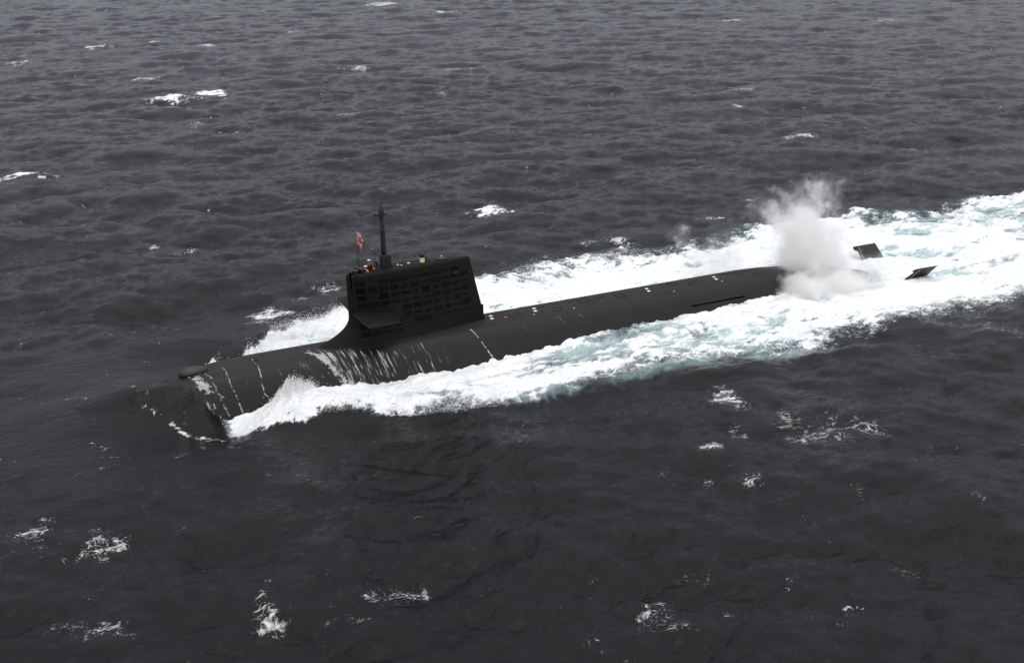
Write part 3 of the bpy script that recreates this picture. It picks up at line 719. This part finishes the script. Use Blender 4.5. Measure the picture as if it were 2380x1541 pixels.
# ------------------------------------------------------------------ ensign on its staff
def flag_material():
    mt = bpy.data.materials.new('ensign_cloth'); t = NT(mt)
    out = t.n('ShaderNodeOutputMaterial'); p = t.n('ShaderNodeBsdfPrincipled')
    uv = t.n('ShaderNodeUVMap'); sp = t.n('ShaderNodeSeparateXYZ'); t.l(uv.outputs[0], sp.inputs[0])
    dx = t.math('MULTIPLY', t.math('SUBTRACT', sp.outputs[0], .42), 1.5); dy = t.math('SUBTRACT', sp.outputs[1], .5)
    an = t.math('ARCTAN2', dy, dx); rad = t.math('SQRT', t.math('ADD', t.math('MULTIPLY', dx, dx), t.math('MULTIPLY', dy, dy)))
    ray = t.math('GREATER_THAN', t.math('COSINE', t.math('MULTIPLY', an, 16.0)), 0.0)
    disc = t.math('LESS_THAN', rad, .25)
    red = t.math('MAXIMUM', ray, disc)
    nz = t.n('ShaderNodeTexNoise', i_Scale=30.0); t.l(uv.outputs[0], nz.inputs['Vector'])
    wh = t.mixc(nz.outputs['Fac'], (.74, .73, .71), (.84, .83, .81))
    t.l(t.mixc(red, wh, (.62, .02, .03)), p.inputs['Base Color']); p.inputs['Roughness'].default_value = .85
    t.l(p.outputs[0], out.inputs[0]); return mt
ens = bpy.data.objects.new('naval_ensign', None); C.objects.link(ens); ens.location = (23.06, .22, ZD+4.9)
tag(ens, 'red and white rayed ensign hanging limp from a staff on the sail bridge', 'flag')
tubeobj('staff', [(0, 0, 0), (-.03, 0, 4.3)], [.03, .018], BLACK, ens, 8)
nu, nv = 34, 16
v, f, uvs = [], [], []
for i in range(nu):
    s = i/(nu-1)
    for j in range(nv):
        q = j/(nv-1)           # 0 bottom, 1 top of the hoist
        wob = .17*math.sin(8.5*s+1.6*q)+.05*math.sin(13*s-2*q)
        xx = .015+.36*s**.7+.07*math.sin(10*s+3*q)*s
        zz = 3.25+1.05*q-.85*s**1.8*(1-.05*q)-.05*math.sin(6*s)
        v.append((xx*1.0-.05*(1-q)*s, -xx*.30+wob*min(1, 3*s), zz)); uvs.append((s, q))
for i in range(nu-1):
    for j in range(nv-1):
        a = i*nv+j; f.append((a, a+nv, a+nv+1, a+1))
fl = pydata('cloth', v, f, flag_material(), ens, True)
ul = fl.data.uv_layers.new(name='UVMap')
for lp in fl.data.loops: ul.data[lp.index].uv = uvs[lp.vertex_index]
sd = fl.modifiers.new('s', 'SOLIDIFY'); sd.thickness = .006

# ------------------------------------------------------------------ the watch on the bridge
def person(loc, rz, label, top, cap, vest=None, pose='down', capdark=False):
    """standing figure, 1.72 m, feet at loc"""
    root = bpy.data.objects.new('person', None); C.objects.link(root); root.location = loc; root.rotation_euler = (0, 0, rz)
    tag(root, label, 'person', 'crew keeping watch on the sail bridge')
    # faces -x (forward); x axis forward = -1
    V = [(0, 0, .95), (0, 0, 1.12), (0, 0, 1.32), (0, 0, 1.43), (-.015, 0, 1.50), (-.03, 0, 1.60), (-.02, 0, 1.68)]
    E_ = [(i, i+1) for i in range(6)]
    Rr = [(.155, .115), (.145, .105), (.17, .115), (.09, .08), (.055, .058), (.078, .098), (.06, .075)]
    def chain(start, pts, rad):
        p = start
        for c, r_ in zip(pts, rad):
            V.append(c); Rr.append((r_, r_)); E_.append((p, len(V)-1)); p = len(V)-1
        return p
    for s in (-1, 1):
        chain(0, [(0, s*.10, .88), (-.01, s*.105, .48), (.01, s*.11, .09), (-.13, s*.12, .04)], (.085, .058, .042, .036))
        if pose == 'glass' :
            pts = [(0, s*.19, 1.38), (-.10, s*.25, 1.15), (-.20, s*.10, 1.50)]
        elif pose == 'hold':
            pts = [(0, s*.19, 1.38), (-.04, s*.26, 1.10), (-.26, s*.16, 1.02)]
        else:
            pts = [(0, s*.19, 1.38), (.02, s*.25, 1.10), (-.06, s*.24, .84)]
        e = chain(3 if False else 2, pts, (.060, .046, .034))
        h = V[e]; d = Vector(h)-Vector(pts[1]); d.normalize()
        # hand: palm and fingers
        pe = chain(e, [tuple(Vector(h)+d*.06)], (.030,))
        b = Vector(V[pe]); sd_ = Vector((0, 1, 0)) if abs(d.y) < .8 else Vector((1, 0, 0))
        for k, ln in zip((-1.5, -.5, .5, 1.5), (.055, .07, .065, .05)):
            chain(pe, [tuple(b+sd_*k*.018+d*.02), tuple(b+sd_*k*.019+d*ln+Vector((-.015, 0, -.01)))], (.010, .008))
        chain(e, [tuple(Vector(h)+sd_*.035*-s+d*.02), tuple(Vector(h)+sd_*.05*-s+d*.06)], (.011, .009))
    me = bpy.data.meshes.new('body'); me.from_pydata(V, E_, [])
    o = bpy.data.objects.new('body', me); C.objects.link(o); o.parent = root
    sk = o.modifiers.new('skin', 'SKIN'); sk.use_smooth_shade = True
    for i, sv in enumerate(me.skin_vertices[0].data):
        sv.radius = Rr[i]; sv.use_root = (i == 0)
    ss = o.modifiers.new('sub', 'SUBSURF'); ss.levels = 1; ss.render_levels = 1
    dg = bpy.context.evaluated_depsgraph_get(); dg.update()
    m2 = bpy.data.meshes.new_from_object(o.evaluated_get(dg)); o.modifiers.clear(); o.data = m2
    m2.materials.clear(); m2.materials.append(top); m2.materials.append(SKIN)
    for pl in m2.polygons:
        c = pl.center
        hand = pose == 'glass' and c.x < -.17 and c.z > 1.36 or pose == 'hold' and c.x < -.25 and c.z < 1.1 or pose == 'down' and c.z < .85 and abs(c.y) > .18
        pl.material_index = 1 if (c.z > 1.475 and abs(c.y) < .12 and c.x > -.17) or hand else 0
        pl.use_smooth = True
    # face: nose, eyes, mouth, ears; hair; cap
    def bit(nm_, c, r_, mt_):
        bm = bmesh.new(); ellipsoid(bm, c, r_, 8, 6); bmobj(nm_, bm, mt_, o, True)
    bit('nose', (-.135, 0, 1.575), (.018, .014, .022), SKIN); bit('mouth', (-.125, 0, 1.535), (.006, .022, .005), HAIR)
    for s in (-1, 1): bit('ear', (-.03, s*.083, 1.59), (.018, .010, .026), SKIN); bit('eye', (-.122, s*.032, 1.605), (.008, .013, .007), HAIR)
    bm = bmesh.new(); vs = ellipsoid(bm, (.005, 0, 1.635), (.108, .09, .09), 14, 10)
    bmesh.ops.delete(bm, geom=[q for q in vs if q.co.x < -.06 or q.co.z < 1.58], context='VERTS')
    bmobj('hair', bm, HAIR, o, True)
    # peaked cap: band, wide crown, visor
    cp_ = lathe('cap', [(1.655, .098), (1.70, .102), (1.715, .135), (1.745, .14), (1.765, .10), (1.77, .02)], (-.02, 0, 0), cap, root, 16)
    bm = bmesh.new()
    a_ = [(-.02-.10*math.cos(t_), .10*math.sin(t_), 1.665) for t_ in np.linspace(-1.2, 1.2, 9)]
    b_ = [(-.02-.165*math.cos(t_), .115*math.sin(t_), 1.645) for t_ in np.linspace(-1.2, 1.2, 9)]
    va = [bm.verts.new(p_) for p_ in a_]; vb = [bm.verts.new(p_) for p_ in b_]
    for k in range(8): bm.faces.new((va[k], va[k+1], vb[k+1], vb[k]))
    bmesh.ops.solidify(bm, geom=bm.faces[:], thickness=.008)
    bmobj('visor', bm, HAIR, cp_)
    lathe('cap_band', [(1.652, .100), (1.655, .104), (1.692, .106), (1.695, .100)], (-.02, 0, 0), NAVY, cp_, 16)
    if vest is not None:
        bm = bmesh.new()
        for z0, z1, ra, rb in ((1.00, 1.40, .20, .145),):
            seg = 20; rows_ = []
            for q in range(6):
                zz = z0+(z1-z0)*q/5; k = 1-.12*abs(q-2.5)/2.5
                rows_.append([bm.verts.new((rb*k*math.cos(2*math.pi*i/seg)-.01, ra*k*math.sin(2*math.pi*i/seg)*(1 if q < 4 else .9), zz)) for i in range(seg)])
            for A, B in zip(rows_, rows_[1:]):
                for i in range(seg): bm.faces.new((A[i], A[(i+1) % seg], B[(i+1) % seg], B[i]))
        bmesh.ops.solidify(bm, geom=bm.faces[:], thickness=.025)
        bmobj('life_vest', bm, vest, root, True)
        bm = bmesh.new()
        tube(bm, [(-.10, -.10, 1.36), (-.02, -.115, 1.44), (.06, -.05, 1.465), (.06, .05, 1.465), (-.02, .115, 1.44), (-.10, .10, 1.36)], .04, 8)
        bmobj('vest_collar', bm, vest, root, True)
    return root, o
WELL = ZD+4.45
person((22.72, -.05, WELL+.10), .25, 'crew member in dark jacket and dark cap at the front of the bridge', NAVY, NAVY, None, 'hold')
person((23.50, -.20, WELL+.16), .9, 'crew member in bright orange life vest and white cap', ORANGE, CAPW, ORANGE, 'glass')
c_, o_ = person((23.93, .13, ZD+4.97), .5, 'tallest crew member, dark coat, orange collar and white cap, behind the orange vest', NAVY, CAPW, None, 'down')
bm = bmesh.new(); tube(bm, [(-.13, -.08, 1.22), (-.12, -.10, 1.36), (-.02, -.115, 1.45), (.06, -.05, 1.475), (.06, .05, 1.475), (-.02, .115, 1.45), (-.12, .10, 1.36), (-.13, .08, 1.22)], .035, 8)
bmobj('vest_collar', bm, ORANGE, c_, True)

# ------------------------------------------------------------------ water running off the hull
def run_noise(x, a):
    return samp(RN1, 40.0, x, a), samp(RN2, 23.0, x, a)
RN1 = fftnoise(1024, 40.0, .9, 14.0, .8, 51, 0.0, .085)     # long down the side, narrow along the boat
RN2 = fftnoise(512, 23.0, .09, 2.0, .9, 52)
def water_sheet():
    X = np.arange(7.6, 46, .045)
    # arc length along the port side from the centreline
    hs_ = half[:70]; hs_ = hs_[:np.argmax(hs_[:, 1] < -4.8)]
    arc = np.concatenate([[0], np.cumsum(np.hypot(*np.diff(hs_, axis=0).T))])
    A = np.arange(.0, 5.2, .05)
    yy = np.interp(A, arc, hs_[:, 0]); zz = np.interp(A, arc, hs_[:, 1])
    GX, GA = np.meshgrid(X, A, indexing='ij'); s = sfac(GX)
    Y = -(yy[None, :]*s); Z = AX+(zz[None, :]+5)*s
    # streaks lean aft as they fall
    lean = GX-.22*GA
    n1, n2 = run_noise(lean, GA*1.0)
    n3 = samp(NB, 61, GX*3, GA*3)
    m = np.full(GX.shape, -9.0)
    def add(v):
        np.maximum(m, v, out=m)
    # leaping front and curtain below the sail
    fr = 17.6+.62*GA+.18*n3
    d = GX-fr
    curtain = sm(0, .25, d)*np.interp(GX, [17, 20, 23.5, 27, 31, 34.5], [1.25, .75, .45, .55, .40, -.3])*sm(.55, 1.5, GA-.25*np.clip(GX-20, 0, 4))
    curtain = np.where(GX < 34.5, curtain, -1)
    add(np.where(d > 0, curtain*1.35-.90+n1*.50+n2*.10+.4*samp(NA, 97, GX*2.0, GA*.8), -9))
    add(1.5-np.abs(d-.10)/.16+.5*n2-1.2*(GA < .7)-.4*(GA > 4.6))
    # thin runs
    def line(x0, x1, wd, wob, a0=0.0, a1=5.2, k=1.0):
        c = x0+(x1-x0)*(GA/5.0)+wob*samp(NA, 97, GA*2.2, GX*0+x0*7)
        ww = wd*(.6+.4*sm(-1, 1, n2))*(.7+.5*GA/5)
        add(np.where((GA > a0) & (GA < a1), k-np.abs(GX-c)/ww+.35*n2, -9))
    line(11.0, 11.8, .085, .12, 0, 5.2, .75); line(13.6, 14.2, .075, .16, 0, 5.2, .7); line(9.7, 10.6, .20, .14, .8, 5.2, .45); line(31.3, 33.4, .085, .03, 1.5, 5.2, .8)
    line(12.3, 12.9, .05, .05, 2.3, 3.0, .5); line(35.6, 38.2, .06, .06, 2.2, 5.2, .1); line(38.6, 42.5, .08, .06, 1.8, 5.2, .35); line(40.6, 44.5, .07, .05, 1.8, 5.2, .15); line(36.8, 39.6, .05, .05, 2.4, 5.2, 0.0)
    # lip where the bow sheet ends
    xe = 8.25+.28*np.abs(Y)**1.15
    add(np.where((GA < 3.0) & (GA > .25), 1.0-np.abs(GX-xe-.45)/.34+.6*n2, -9))
    add(np.where((GX > xe) & (GX < xe+1.5) & (GA > .7), -.45+n1*.6+n2*.25-.3*(GX-xe), -9))
    # loose spatter ahead of the curtain
    add(np.where((GX > 15.2) & (d < 0) & (GA > 1.2), -1.05+n2*.25+.6*n1+.25*sm(16, 17.5, GX), -9))
    m = m+.12
    keep = m > 0.0
    off = .015+.03*np.clip(m, 0, 1.2)
    nrm = np.gradient(np.stack([yy, zz], 1), axis=0); nl = np.hypot(nrm[:, 0], nrm[:, 1]); ny, nz_ = -(-nrm[:, 1]/nl), (nrm[:, 0]/nl)
    P = np.stack([GX, Y-off*np.abs(ny)[None, :], Z+off*np.abs(nz_)[None, :]], -1)
    n_, m_ = GX.shape
    fk = keep[:-1, :-1] & keep[1:, 1:]
    idx = np.arange(n_*m_).reshape(n_, m_)
    q = np.stack([idx[:-1, :-1], idx[1:, :-1], idx[1:, 1:], idx[:-1, 1:]], -1)[fk]
    used, inv = np.unique(q, return_inverse=True); q = inv.reshape(-1, 4)
    me = bpy.data.meshes.new('running_water'); co = P.reshape(-1, 3)[used]
    me.vertices.add(len(co)); me.vertices.foreach_set('co', co.reshape(-1).astype(np.float32))
    me.loops.add(q.size); me.loops.foreach_set('vertex_index', q.reshape(-1).astype(np.int32))
    me.polygons.add(len(q)); me.polygons.foreach_set('loop_start', (np.arange(len(q))*4).astype(np.int32)); me.polygons.foreach_set('loop_total', np.full(len(q), 4, dtype=np.int32))
    me.update(calc_edges=True)
    at_ = me.attributes.new('thick', 'FLOAT', 'POINT'); at_.data.foreach_set('value', np.clip(m.reshape(-1)[used], 0, 2).astype(np.float32))
    return me
FOAM = simple_mat('running_foam', (.60, .61, .62), .7, .12, 4.0, spec=.3)
_t = FOAM.node_tree; _p = [q for q in _t.nodes if q.type == 'BSDF_PRINCIPLED'][0]
_a = _t.nodes.new('ShaderNodeAttribute'); _a.attribute_name = 'thick'
_m = _t.nodes.new('ShaderNodeMapRange'); _m.interpolation_type = 'SMOOTHSTEP'
for _i, _v in zip((1, 2, 3, 4), (0.0, 1.1, .02, .66)): _m.inputs[_i].default_value = _v
_t.links.new(_a.outputs['Fac'], _m.inputs[0]); _t.links.new(_m.outputs[0], _p.inputs['Alpha'])
rw = link('running_water', water_sheet(), FOAM, None, True)
tag(rw, 'thin white streaks of water running down the port side of the hull', 'water', kind='stuff')

# ------------------------------------------------------------------ spray thrown up at the bow and along the wake edge
def droplets(name, pts, size, mat, label):
    """one small irregular tetrahedron-pair per drop"""
    base = np.array([(1, 0, 0), (-.5, .87, 0), (-.5, -.87, 0), (0, 0, 1.1), (0, 0, -1.1)], np.float32)
    fc = np.array([(0, 1, 3), (1, 2, 3), (2, 0, 3), (1, 0, 4), (2, 1, 4), (0, 2, 4)], np.int32)
    n_ = len(pts); a = rng.uniform(0, 6.28, n_); ca_, sa_ = np.cos(a), np.sin(a)
    B = np.repeat(base[None], n_, 0)*size[:, None, None]
    rx = B[:, :, 0]*ca_[:, None]-B[:, :, 2]*sa_[:, None]; rz = B[:, :, 0]*sa_[:, None]+B[:, :, 2]*ca_[:, None]
    Vv = np.stack([rx, B[:, :, 1], rz], -1)+pts[:, None, :]
    F = (fc[None]+(np.arange(n_)*5)[:, None, None]).reshape(-1, 3)
    me = bpy.data.meshes.new(name); me.vertices.add(n_*5); me.vertices.foreach_set('co', Vv.reshape(-1).astype(np.float32))
    me.loops.add(F.size); me.loops.foreach_set('vertex_index', F.reshape(-1).astype(np.int32))
    me.polygons.add(len(F)); me.polygons.foreach_set('loop_start', (np.arange(len(F))*3).astype(np.int32)); me.polygons.foreach_set('loop_total', np.full(len(F), 3, dtype=np.int32))
    me.update(calc_edges=True)
    o = link(name, me, mat, None, True); tag(o, label, 'spray', kind='stuff'); return o
SPR = simple_mat('spray_white', (.88, .88, .88), .8, .05, 3.0, spec=.2)
def seaz(x, y):
    return sea_fields(np.asarray(x, float), np.asarray(y, float), np.ones(len(x)))[0]
pts, siz = [], []
n_ = 9000                                   # spout at the port shoulder
x = rng.normal(15.2, 1.2, n_); y = rng.normal(-6.2, .9, n_); z0 = seaz(x, y)
hgt = np.abs(rng.normal(0, .26, n_))
pts.append(np.stack([x+hgt*.5, y, z0+hgt], 1)); siz.append(rng.uniform(.012, .045, n_)*np.exp(-hgt*.5))
n_ = 9000                                   # along the port roller
x = rng.uniform(10, 30, n_); yo = np.interp(x, NEAR[:, 0], NEAR[:, 1]); y = yo+np.abs(rng.normal(0, 1.8, n_))+.2; z0 = seaz(x, y); hgt = rng.exponential(.13, n_)
pts.append(np.stack([x, y, z0+hgt], 1)); siz.append(rng.uniform(.01, .035, n_))
n_ = 7000                                   # starboard sheet seen over the deck
x = rng.uniform(11, 27, n_); yo = np.interp(x, FAR[:, 0], FAR[:, 1]); y = yo-np.abs(rng.normal(0, .8, n_)); z0 = seaz(x, y); hgt = rng.exponential(.22, n_)
pts.append(np.stack([x+hgt*.4, y, z0+hgt], 1)); siz.append(rng.uniform(.01, .035, n_))
n_ = 5000                                   # spatter round the foot of the stern cloud
x = rng.uniform(61.5, 75, n_); y = -4.6-np.abs(rng.normal(0, .7, n_))+.8; z0 = seaz(x, y); hgt = rng.exponential(.35, n_)
stern_pts = np.stack([x+hgt*.3, y, z0+hgt], 1)
droplets('stern_spray', stern_pts, rng.uniform(.012, .04, n_), SPR, 'white spatter at the foot of the cloud beside the stern')
droplets('bow_spray', np.concatenate(pts), np.concatenate(siz), SPR, 'fine white spray flying off the bow wave along both sides')

# ------------------------------------------------------------------ cloud of exhaust and spray over the stern
def cloud_material(blobs, dens, scale, col=(.93, .93, .93)):
    mt = bpy.data.materials.new('exhaust_vapour'); t = NT(mt)
    out = t.n('ShaderNodeOutputMaterial'); geo = t.n('ShaderNodeNewGeometry'); pos = geo.outputs['Position']
    wz = t.n('ShaderNodeTexNoise', i_Scale=.38*scale, i_Detail=4.0, i_Roughness=.6); t.l(pos, wz.inputs['Vector'])
    wv = t.n('ShaderNodeVectorMath', operation='SUBTRACT'); t.l(wz.outputs['Color'], wv.inputs[0]); wv.inputs[1].default_value = (.5, .5, .5)
    wp = t.n('ShaderNodeVectorMath', operation='MULTIPLY_ADD'); t.l(wv.outputs[0], wp.inputs[0]); wp.inputs[1].default_value = (4.6, 4.6, 4.6); t.l(pos, wp.inputs[2])
    tot = None
    for (c, r_, a) in blobs:
        s = t.n('ShaderNodeVectorMath', operation='SUBTRACT'); t.l(wp.outputs[0], s.inputs[0]); s.inputs[1].default_value = c
        d = t.n('ShaderNodeVectorMath', operation='DIVIDE'); t.l(s.outputs[0], d.inputs[0]); d.inputs[1].default_value = r_
        ln = t.n('ShaderNodeVectorMath', operation='LENGTH'); t.l(d.outputs[0], ln.inputs[0])
        g = t.smooth(ln.outputs['Value'], 1.0, .25, 0.0, a)
        tot = g if tot is None else t.math('ADD', tot, g)
    nz = t.n('ShaderNodeTexNoise', i_Scale=.62*scale, i_Detail=8.0, i_Roughness=.68); t.l(pos, nz.inputs['Vector'])
    body = t.math('ADD', tot, t.math('MULTIPLY', t.math('SUBTRACT', nz.outputs['Fac'], .5), 2.8))
    den = t.math('ADD', t.math('MULTIPLY', t.smooth(body, .22, 1.15), dens), t.math('MULTIPLY', tot, .10))
    den = t.math('MULTIPLY', den, t.smooth(tot, .0, .12))
    pv = t.n('ShaderNodeVolumePrincipled'); pv.inputs['Color'].default_value = (*col, 1); pv.inputs['Anisotropy'].default_value = .2
    t.l(den, pv.inputs['Density']); t.l(pv.outputs[0], out.inputs['Volume'])
    return mt
BL = [((68.1, -.6, 1.8), (5.6, 4.8, 3.6), .80), ((67.4, .4, 5.2), (4.2, 3.8, 4.4), .62), ((70.1, .2, 4.6), (4.4, 3.6, 4.2), .45), ((65.1, -3.6, .5), (3.0, 2.3, 2.2), 1.35), ((68.7, -4.0, .4), (4.4, 2.5, 2.3), 1.15),
      ((72.4, -2.8, .4), (4.6, 3.2, 2.1), .62), ((61.5, 5.0, 1.4), (6.2, 3.2, 3.0), .46), ((71.5, 3.0, 7.6), (4.6, 3.0, 2.9), .34), ((75.6, .2, .3), (4.4, 3.6, 1.9), .36), ((59.5, 9.0, 3.6), (1.3, 1.1, 2.4), .40), ((64.6, 1.6, 7.2), (3.0, 2.4, 3.0), .33)]
bm = bmesh.new(); box(bm, (67.2, 1.6, 5.0), (25.0, 19.0, 12.4))
cl = bmobj('exhaust_cloud', bm, cloud_material(BL, 1.25, 1.0, (.985, .982, .978)))
tag(cl, 'pale grey billowing cloud of exhaust and spray over the submarine stern', 'cloud', kind='stuff')
cl.visible_shadow = True
